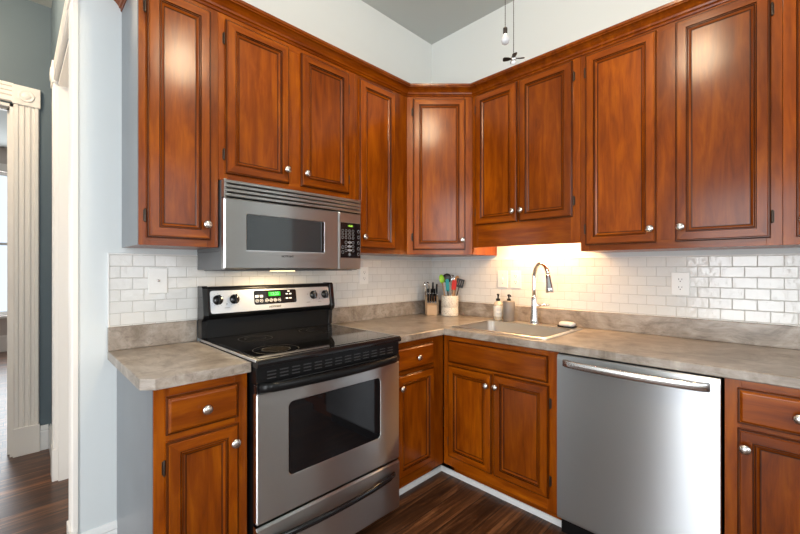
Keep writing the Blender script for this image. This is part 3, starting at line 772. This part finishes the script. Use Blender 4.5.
# vent strip under the cooktop
vt = MB().box(.002, RW-.002, -.668, -.600, .832, .895, .002).build('vent_strip', MATB, st)
m = MB()
for k in range(13):
    x0 = .045 + k*.0525
    for j in range(3): m.box(x0, x0+.036, -.6695, -.667, .846+j*.013, .8505+j*.013, .0006, 1)
m.build('vent_fins', plain('vent_grey', (.035, .035, .037), .35), vt)
# oven door
od = thing('x', '', ''); bpy.data.objects.remove(od)
m = MB()
def door_with_window(m, x0, x1, z0, z1, wx0, wx1, wz0, wz1, yf, yb, r, bev=.004):
    n = 6
    inn = rrect(wx0, wx1, wz0, wz1, r, n)
    # outer ring points matched by angle
    def outer_ring(a0, a1, b0, b1, rr): return rrect(a0, a1, b0, b1, rr, n)
    R1 = outer_ring(x0, x1, z0, z1, .006); R2 = outer_ring(x0+bev, x1-bev, z0+bev, z1-bev, .006)
    rings = [[(x, yb, z) for x, z in R1], [(x, yf+bev, z) for x, z in R1], [(x, yf, z) for x, z in R2], [(x, yf, z) for x, z in inn], [(x, yf+.0025, z) for x, z in rrect(wx0+.003, wx1-.003, wz0+.003, wz1-.003, r, n)]]
    m.rings(rings, True, True, smooth=False)
door_with_window(m, .0015, RW-.0015, .303, .797, .132, .627, .442, .740, -.672, -.645, .022)
dr = m.build('oven_door', SS, st)
m = MB(); m.extr([(x, z) for x, z in rrect(.1345, .6245, .4445, .7375, .020, 6)], 'y', -.6703, -.6697); m.build('door_glass', GLASSB, dr)
# door top band + bowed handle
MB().box(.0015, RW-.0015, -.671, -.645, .797, .831, .003).build('door_top_band', GLOSSB, dr)
pts = []
for k in range(17):
    t_ = k/16; x = .012 + t_*(RW-.024); yy = -.677 - .040*math.sin(PI*t_)**.55 if 0 < k < 16 else -.672
    pts.append((x, yy, .818))
MB().tube(pts, .0135, 14, sy=1.35, sx=.75, up=(0, 0, 1)).build('door_handle', MATB, dr)
# storage drawer
m = MB(); m.extr([(-.640, .048), (-.668, .048), (-.672, .056), (-.672, .282), (-.664, .291), (-.640, .291)], 'x', .0015, RW-.0015, bev=.002)
sdw = m.build('storage_drawer', SS, st)
pts = []
for k in range(17):
    t_ = k/16; x = .035 + t_*(RW-.075); yy = -.676 - .032*math.sin(PI*t_)**.6 if 0 < k < 16 else -.672
    pts.append((x, yy, .232 - .0*t_))
MB().tube(pts, .0125, 12, sy=1.1, sx=.75, up=(0, 0, 1)).build('drawer_handle', GLOSSB, sdw)
MB().box(.03, RW-.03, -.60, -.585, 0, .045).build('kick_plate', MATB, st)
# backguard
bg = MB(); bg.extr([(-.020, .9252), (-.070, .9252), (-.070, 1.020), (-.094, 1.034), (-.102, 1.044), (-.082, 1.172), (-.074, 1.180), (-.020, 1.180)], 'x', .002, RW-.002, bev=.003)
bgo = bg.build('backguard', MATB, st)
# end caps glossy
for xa, xb in ((-.001, .026), (RW-.026, RW+.001)):
    bg = MB(); bg.extr([(-.018, .928), (-.076, .928), (-.076, 1.014), (-.100, 1.028), (-.108, 1.042), (-.088, 1.174), (-.078, 1.184), (-.018, 1.184)], 'x', xa, xb, bev=.003); bg.build('end_cap', GLOSSB, bgo)
# control panel lies on the slanted face; local frame: x along, z up the slant, y out
sl = math.atan2(.020, .128)
cpn = bpy.data.objects.new('control_panel', None)
m = MB(); m.extr([(x, z) for x, z in rrect(.034, RW-.034, .006, .118, .012, 5)], 'y', -.0032, .0006, bev=.0008)
cpn = m.build('control_panel', SILV, bgo, loc=(0, -.1015, 1.043), rot=(-sl, 0, 0))
for kx, in ((.070,), (.151,), (.612,), (.692,)):
    m = MB(); m.lathe([(.0245, .002), (.025, .005), (.023, .010), (.020, .013), (.001, .014)], (0, 0, 0), 'y', 26)
    ko = m.build('burner_knob', GLOSSB, cpn, loc=(kx, -.0012, .072), smooth=True)
    MB().box(-.005, .005, -.029, -.008, -.024, .024, .003, 2).build('grip', GLOSSB, ko)
    m = MB()
    for k in range(11):
        a = R(-60 + k*30); m.box(math.sin(a)*.0315-.0009, math.sin(a)*.0315+.0009, -.0036, -.0031, .072-.072+math.cos(a)*.0315-.0009, math.cos(a)*.0315+.0009)
    m.build('tick_marks', INK, cpn, loc=(kx, 0, .072))
m = MB()
for px_ in (.112, .575, .652): m.box(px_-.012, px_+.012, -.0036, -.0031, .030, .0318)
for px_ in (.112, .652): m.lathe([(.0028, .003), (.0028, .0045), (.001, .005)], (px_, 0, .050), 'y', 10)
m.lathe([(.0022, .003), (.0022, .0045), (.001, .005)], (.575, 0, .078), 'y', 10)
m.build('printed_marks', INK, cpn)
m = MB(); m.extr([(x, z) for x, z in rrect(.252, .499, .036, .110, .010, 5)], 'y', -.0048, -.003, bev=.0006); dpn = m.build('display_panel', GLASSB, cpn)
MB().box(.333, .402, -.0052, -.0047, .078, .101).build('clock_screen', GREEND, dpn)
text_mesh('12:25', .023, plain('bright_green_digits', (0, .1, 0), .4, emit=(.35, 1, .35), es=1.5), dpn, 'clock_digits', (.3675, -.0055, .0895), .0004)
m = MB()
def ringbtn(m, x, z, r_, y=-.0050):
    n_ = 18; m.rings([[(x+math.cos(2*PI*k/n_)*q, y, z+math.sin(2*PI*k/n_)*q) for k in range(n_)] for q in (r_-.0014, r_)], False, False)
for x, z in ((.268, .056), (.292, .056), (.322, .056), (.346, .056), (.370, .056), (.394, .056)): ringbtn(m, x, z, .0092)
for x, z in ((.268, .080), (.292, .080)): m.box(x-.009, x+.009, -.0053, -.0048, z-.006, z+.006)
for x, z in ((.440, .086), (.462, .086), (.440, .062), (.462, .062), (.452, .101)): m.box(x-.007, x+.007, -.0053, -.0048, z-.0035, z+.0035)
for x, z in ((.268, .056), (.292, .056), (.322, .056), (.346, .056), (.370, .056), (.394, .056)): m.box(x-.004, x+.004, -.0053, -.0048, z-.0012, z+.0012)
m.build('touch_buttons', PRINTW, dpn)
text_mesh('HOTPOINT', .0135, INK, cpn, 'badge_lettering', (.368, -.0036, .020), .0005)

# ------------------------------------------------------------------ microwave
mw = thing('microwave', 'stainless over-the-range microwave hanging above the stove', 'microwave', (-1.800, 0, 1.262))
MB().box(.003, .755, -.325, -.002, .0005, .085, .003).box(.003, .755, -.325, -.002, .0855, .398, .002).build('housing', CHAR, mw)
# front shell: slightly bowed door section + control section + vent
MW_F = -.360
m = MB(); m.extr([(-.325, .000), (-.352, .000), (-.359, .006), (-.360, .020), (-.360, .300), (-.356, .318), (-.325, .318)], 'x', .000, .600, bev=.0015)
def mw_door():
    m = MB()
    door_with_window(m, 0, .6005, .004, .317, .096, .514, .086, .254, MW_F, -.326, .004, .006)
    return m
md = mw_door().build('microwave_door', SS, mw)
m = MB(); m.extr([(x, z) for x, z in rrect(.0985, .5115, .0885, .2515, .004, 3)], 'y', -.3583, -.3574); m.build('window_glass', plain('smoked_glass', (.03, .036, .04), .08, coat=.5), md)
MB().box(.098, .512, -.3605, -.3575, .0865, .0905).build('window_ledge', SILV, md)
# handle recess strip at the right of the window
MB().box(.4905, .5075, -.3625, -.3584, .094, .249, .002).build('door_grip', GLOSSB, md)
MB().box(.5075, .5115, -.3635, -.3584, .092, .251, .001).build('grip_edge', CHROME, md)
text_mesh('HOTPOINT', .0125, INK, md, 'badge_lettering', (.300, -.3602, .066), .0005)
m = MB(); door_with_window(m, .6025, .758, .004, .317, .6135, .7540, .066, .262, MW_F, -.326, .002, .006)
mc = m.build('control_section', SS, mw)
m = MB(); m.box(.6145, .7530, -.3592, -.3572, .067, .261, .0005, 1); kp = m.build('keypad', GLASSB, mc)
MB().box(.664, .700, -.3598, -.3591, .239, .249).build('clock_screen', plain('dim_green', (0, .05, 0), .4, emit=(.1, .25, .01), es=.6), kp)
text_mesh('12:25', .0125, LEDY, kp, 'clock_digits', (.682, -.3602, .244), .0003)
m = MB()
for r_ in range(3):
    for c_ in range(4): ringbtn(m, .628+c_*.024, .216 - r_*.019, .0075, -.3595)
for r_ in range(4):
    for c_ in range(3):
        if r_ == 3 and c_ != 1: continue
        ringbtn(m, .652+c_*.024, .152 - r_*.022, .0082, -.3595)
for r_ in range(5): ringbtn(m, .7395, .216 - r_*.032, .0085, -.3595)
for z_ in (.125, .098): ringbtn(m, .629, z_, .0085, -.3595)
m.build('keypad_print', PRINT, kp)
text_mesh('123', .013, PRINTW, kp, 'keypad_lettering', (.676, -.3597, .152)).scale = (1.5, 1, 1)
text_mesh('456', .013, PRINTW, kp, 'keypad_lettering', (.676, -.3597, .130)).scale = (1.5, 1, 1)
text_mesh('789', .013, PRINTW, kp, 'keypad_lettering', (.676, -.3597, .108)).scale = (1.5, 1, 1)
text_mesh('0', .013, PRINTW, kp, 'keypad_lettering', (.676, -.3597, .086))
# top vent: dark recess with curved slats
vg = MB().box(.004, .754, -.340, -.326, .3195, .397, .001).build('vent_recess', MATB, mw)
for k in range(4):
    z_ = .3225 + k*.0192
    m = MB(); m.extr([(-.341, z_), (-.3585, z_), (-.3610, z_+.003), (-.3605, z_+.011), (-.3570, z_+.0148), (-.341, z_+.0148)], 'x', .0015, .7565, bev=.0006); m.build('vent_slat', SS, vg)
MB().box(0, .012, -.358, -.326, .318, .398, .002).box(.7455, .758, -.358, -.326, .318, .398, .002).build('vent_end_caps', SS, vg)
m = MB().box(.02, .738, -.30, -.05, -.0035, -.0002, .001); m.build('underside_panel', CHAR, mw)
LAMP = plain('warm_lamp_lens', (1, .9, .7), .4, emit=(1, .72, .38), es=7)
MB().box(.29, .40, -.255, -.195, -.0055, -.0036, .0005).build('lamp_lens', LAMP, mw)
l = bpy.data.lights.new('cooktop_lamp', 'AREA'); l.shape = 'RECTANGLE'; l.size = .1; l.size_y = .05; l.energy = 3; l.color = (1, .74, .42)
o = bpy.data.objects.new('cooktop_lamp', l); C.objects.link(o); o.location = (-1.455, -.225, 1.2545)

# ------------------------------------------------------------------ dishwasher
dw = thing('dishwasher', 'stainless steel dishwasher with bar handle between the sink cabinet and right base cabinet', 'dishwasher', (0, -1.3115, 0), R90)
MB().box(.004, .594, -.600, -.03, .02, .868, .003).build('tub_housing', MATB, dw)
m = MB(); m.extr([(-.602, .108), (-.640, .108), (-.648, .114), (-.650, .124), (-.650, .848), (-.646, .866), (-.640, .871), (-.602, .871)], 'x', .004, .594, bev=.0015)
dd = m.build('door', SSD, dw)
pts = []
for k in range(21):
    t_ = k/20; pts.append((.036 + t_*.526, -.655 - .030*math.sin(PI*t_)**.6 if 0 < k < 20 else -.652, .836))
m = MB(); rings = []
for i, p in enumerate(pts):
    a = Vector(pts[max(0, i-1)]); b = Vector(pts[min(20, i+1)]); d_ = (b-a).normalized(); nrm = Vector((d_.y, -d_.x, 0)).normalized()
    rings.append([Vector(p) + nrm*u + Vector((0, 0, v)) for u, v in ((.004, -.0165), (.0065, -.012), (.0065, .012), (.004, .0165), (-.005, .0165), (-.005, -.0165))])
m.rings(rings); m.build('handle', steel('handle_steel', (.62, .61, .60), .22, False), dd)
MB().box(.006, .592, -.560, -.548, 0, .100, .001).build('toe_kick', MATB, dw)

# ------------------------------------------------------------------ under-cabinet lamp above the sink (behind the deep board)
uc = thing('under_cabinet_light', 'slim warm light bar under the sink wall cabinet', 'lamp', (-.130, -.950, 1.530))
MB().box(-.035, .035, -.230, .230, -.024, -.001, .003).build('lamp_housing', WHITE, uc)
MB().box(-.028, .028, -.222, .222, -.0275, -.0245, .001).build('lamp_diffuser', plain('warm_diffuser', (1, .9, .75), .4, emit=(1, .74, .42), es=9), uc)
l = bpy.data.lights.new('under_cabinet_glow', 'AREA'); l.shape = 'RECTANGLE'; l.size = .05; l.size_y = .44; l.energy = 7.5; l.color = (1, .57, .23)
o = bpy.data.objects.new('under_cabinet_glow', l); C.objects.link(o); o.location = (-.130, -.950, 1.501)

# ------------------------------------------------------------------ ceiling fan with its pull chains
FX, FY = -1.590, -1.644
fan = thing('ceiling_fan', 'ceiling fan with globe light whose pull chains hang in view', 'ceiling fan', (FX, FY, 3.12))
MB().lathe([(.09, -.001), (.09, -.02), (.12, -.03), (.125, -.09), (.10, -.115), (.06, -.12), (.06, -.135), (.085, -.14), (.085, -.15)], seg=32).build('motor', BRONZE, fan, smooth=True)
for k in range(5):
    a = 2*PI*k/5 + .5
    bl = MB(); bl.prism(rrect(.16, .60, -.06, .06, .03, 4), -.004, .004, .001); bl.box(.10, .20, -.015, .015, -.006, -.0042, .001)
    bl.build('fan_blade', plain('fan_blade_wood', (.10, .05, .025), .4), fan, loc=(0, 0, -.075), rot=(R(8), 0, a))
GLOBE = plain('globe_glass', (1, .95, .88), .5, emit=(1, .80, .55), es=26)
MB().lathe([(.05, -.151), (.085, -.158), (.11, -.19), (.112, -.22), (.095, -.255), (.06, -.275), (.002, -.282)], seg=32).build('globe', GLOBE, fan, smooth=True)
l = bpy.data.lights.new('fan_globe_light', 'POINT'); l.energy = 38; l.color = (1, .80, .54); l.shadow_soft_size = .115
o = bpy.data.objects.new('fan_globe_light', l); C.objects.link(o); o.location = (FX, FY, 2.905 - .17)
def chain(dx, dy, zend, parent):
    m = MB(); m.tube([(0, 0, 0), (0, 0, zend)], .0008, 6)
    z = -.004
    while z > zend:
        m.lathe([(.0002, z-.0013), (.0013, z), (.0002, z+.0013)], seg=6); z -= .0058
    return m.build('pull_chain', BRONZE, parent, loc=(dx, dy, 0))
# world positions of the two pulls
for kind, u_, D_, zt in (('bulb', 505.2, 1.0, 1.893), ('fan', 513.6, 1.0, 1.823)):
    rr = (u_-400)/386*D_
    wx = -2.44 + .7071*(D_+rr); wy = -2.071 + .7071*(D_-rr)
    ztop = 2.99
    pc = chain(wx-FX, wy-FY, zt-ztop, fan); pc.location.z = ztop-3.12
    if kind == 'bulb':
        po = thing('pull_charm', 'small light bulb shaped pull hanging from the left chain', 'pull chain charm', (wx, wy, zt))
        MB().lathe([(.0015, .0005), (.0055, -.001), (.0055, -.004), (.0055, -.014), (.0045, -.0155)], seg=16).build('cap', BRONZE, po, smooth=True)
        MB().lathe([(.0045, -.0156), (.006, -.019), (.0098, -.026), (.0107, -.032), (.009, -.039), (.0045, -.0425), (.0005, -.0435)], seg=18).build('bulb', plain('milky_glass', (.85, .85, .86), .15, trans=.35, coat=.5), po, smooth=True)
    else:
        po = thing('pull_charm', 'small fan shaped pull with dark blades hanging from the right chain', 'pull chain charm', (wx, wy, zt), R(10))
        MB().lathe([(.001, .0), (.0035, -.001), (.0065, -.006), (.0065, -.014), (.004, -.016)], seg=14).build('hub', NICKEL, po, smooth=True)
        MB().lathe([(.003, -.0161), (.0065, -.018), (.006, -.023), (.001, -.026)], seg=14).build('globe', plain('charm_globe', (.85, .85, .85), .3), po, smooth=True)
        for k in range(4):
            a = PI/2*k + R(25)
            bl = MB(); bl.prism([(.006, -.002), (.013, -.0055), (.024, -.0065), (.0272, -.004), (.0272, .004), (.024, .0065), (.013, .0055), (.006, .002)], -.0006, .0006)
            bl.build('blade', BRONZE, po, loc=(0, 0, -.010), rot=(R(18), 0, a))

# hall and far-room lamps (ceiling fixtures just out of view)
def ceiling_lamp(label, x, y, watts, col):
    o = thing('ceiling_light', label, 'ceiling light', (x, y, 3.12))
    MB().lathe([(.14, -.001), (.14, -.02), (.13, -.024)], seg=28).build('pan', WHITE, o, smooth=True)
    MB().lathe([(.128, -.0245), (.12, -.05), (.08, -.075), (.002, -.085)], seg=28).build('shade', plain('lamp_shade_glass', (1, .95, .9), .5, emit=col, es=6), o, smooth=True)
    l = bpy.data.lights.new('hall_lamp_light', 'POINT'); l.energy = watts; l.color = col; l.shadow_soft_size = .12
    q = bpy.data.objects.new('hall_lamp_light', l); C.objects.link(q); q.location = (x, y, 2.9)
ceiling_lamp('round flush ceiling light in the hall', -2.95, .75, 40, (1, .80, .58))
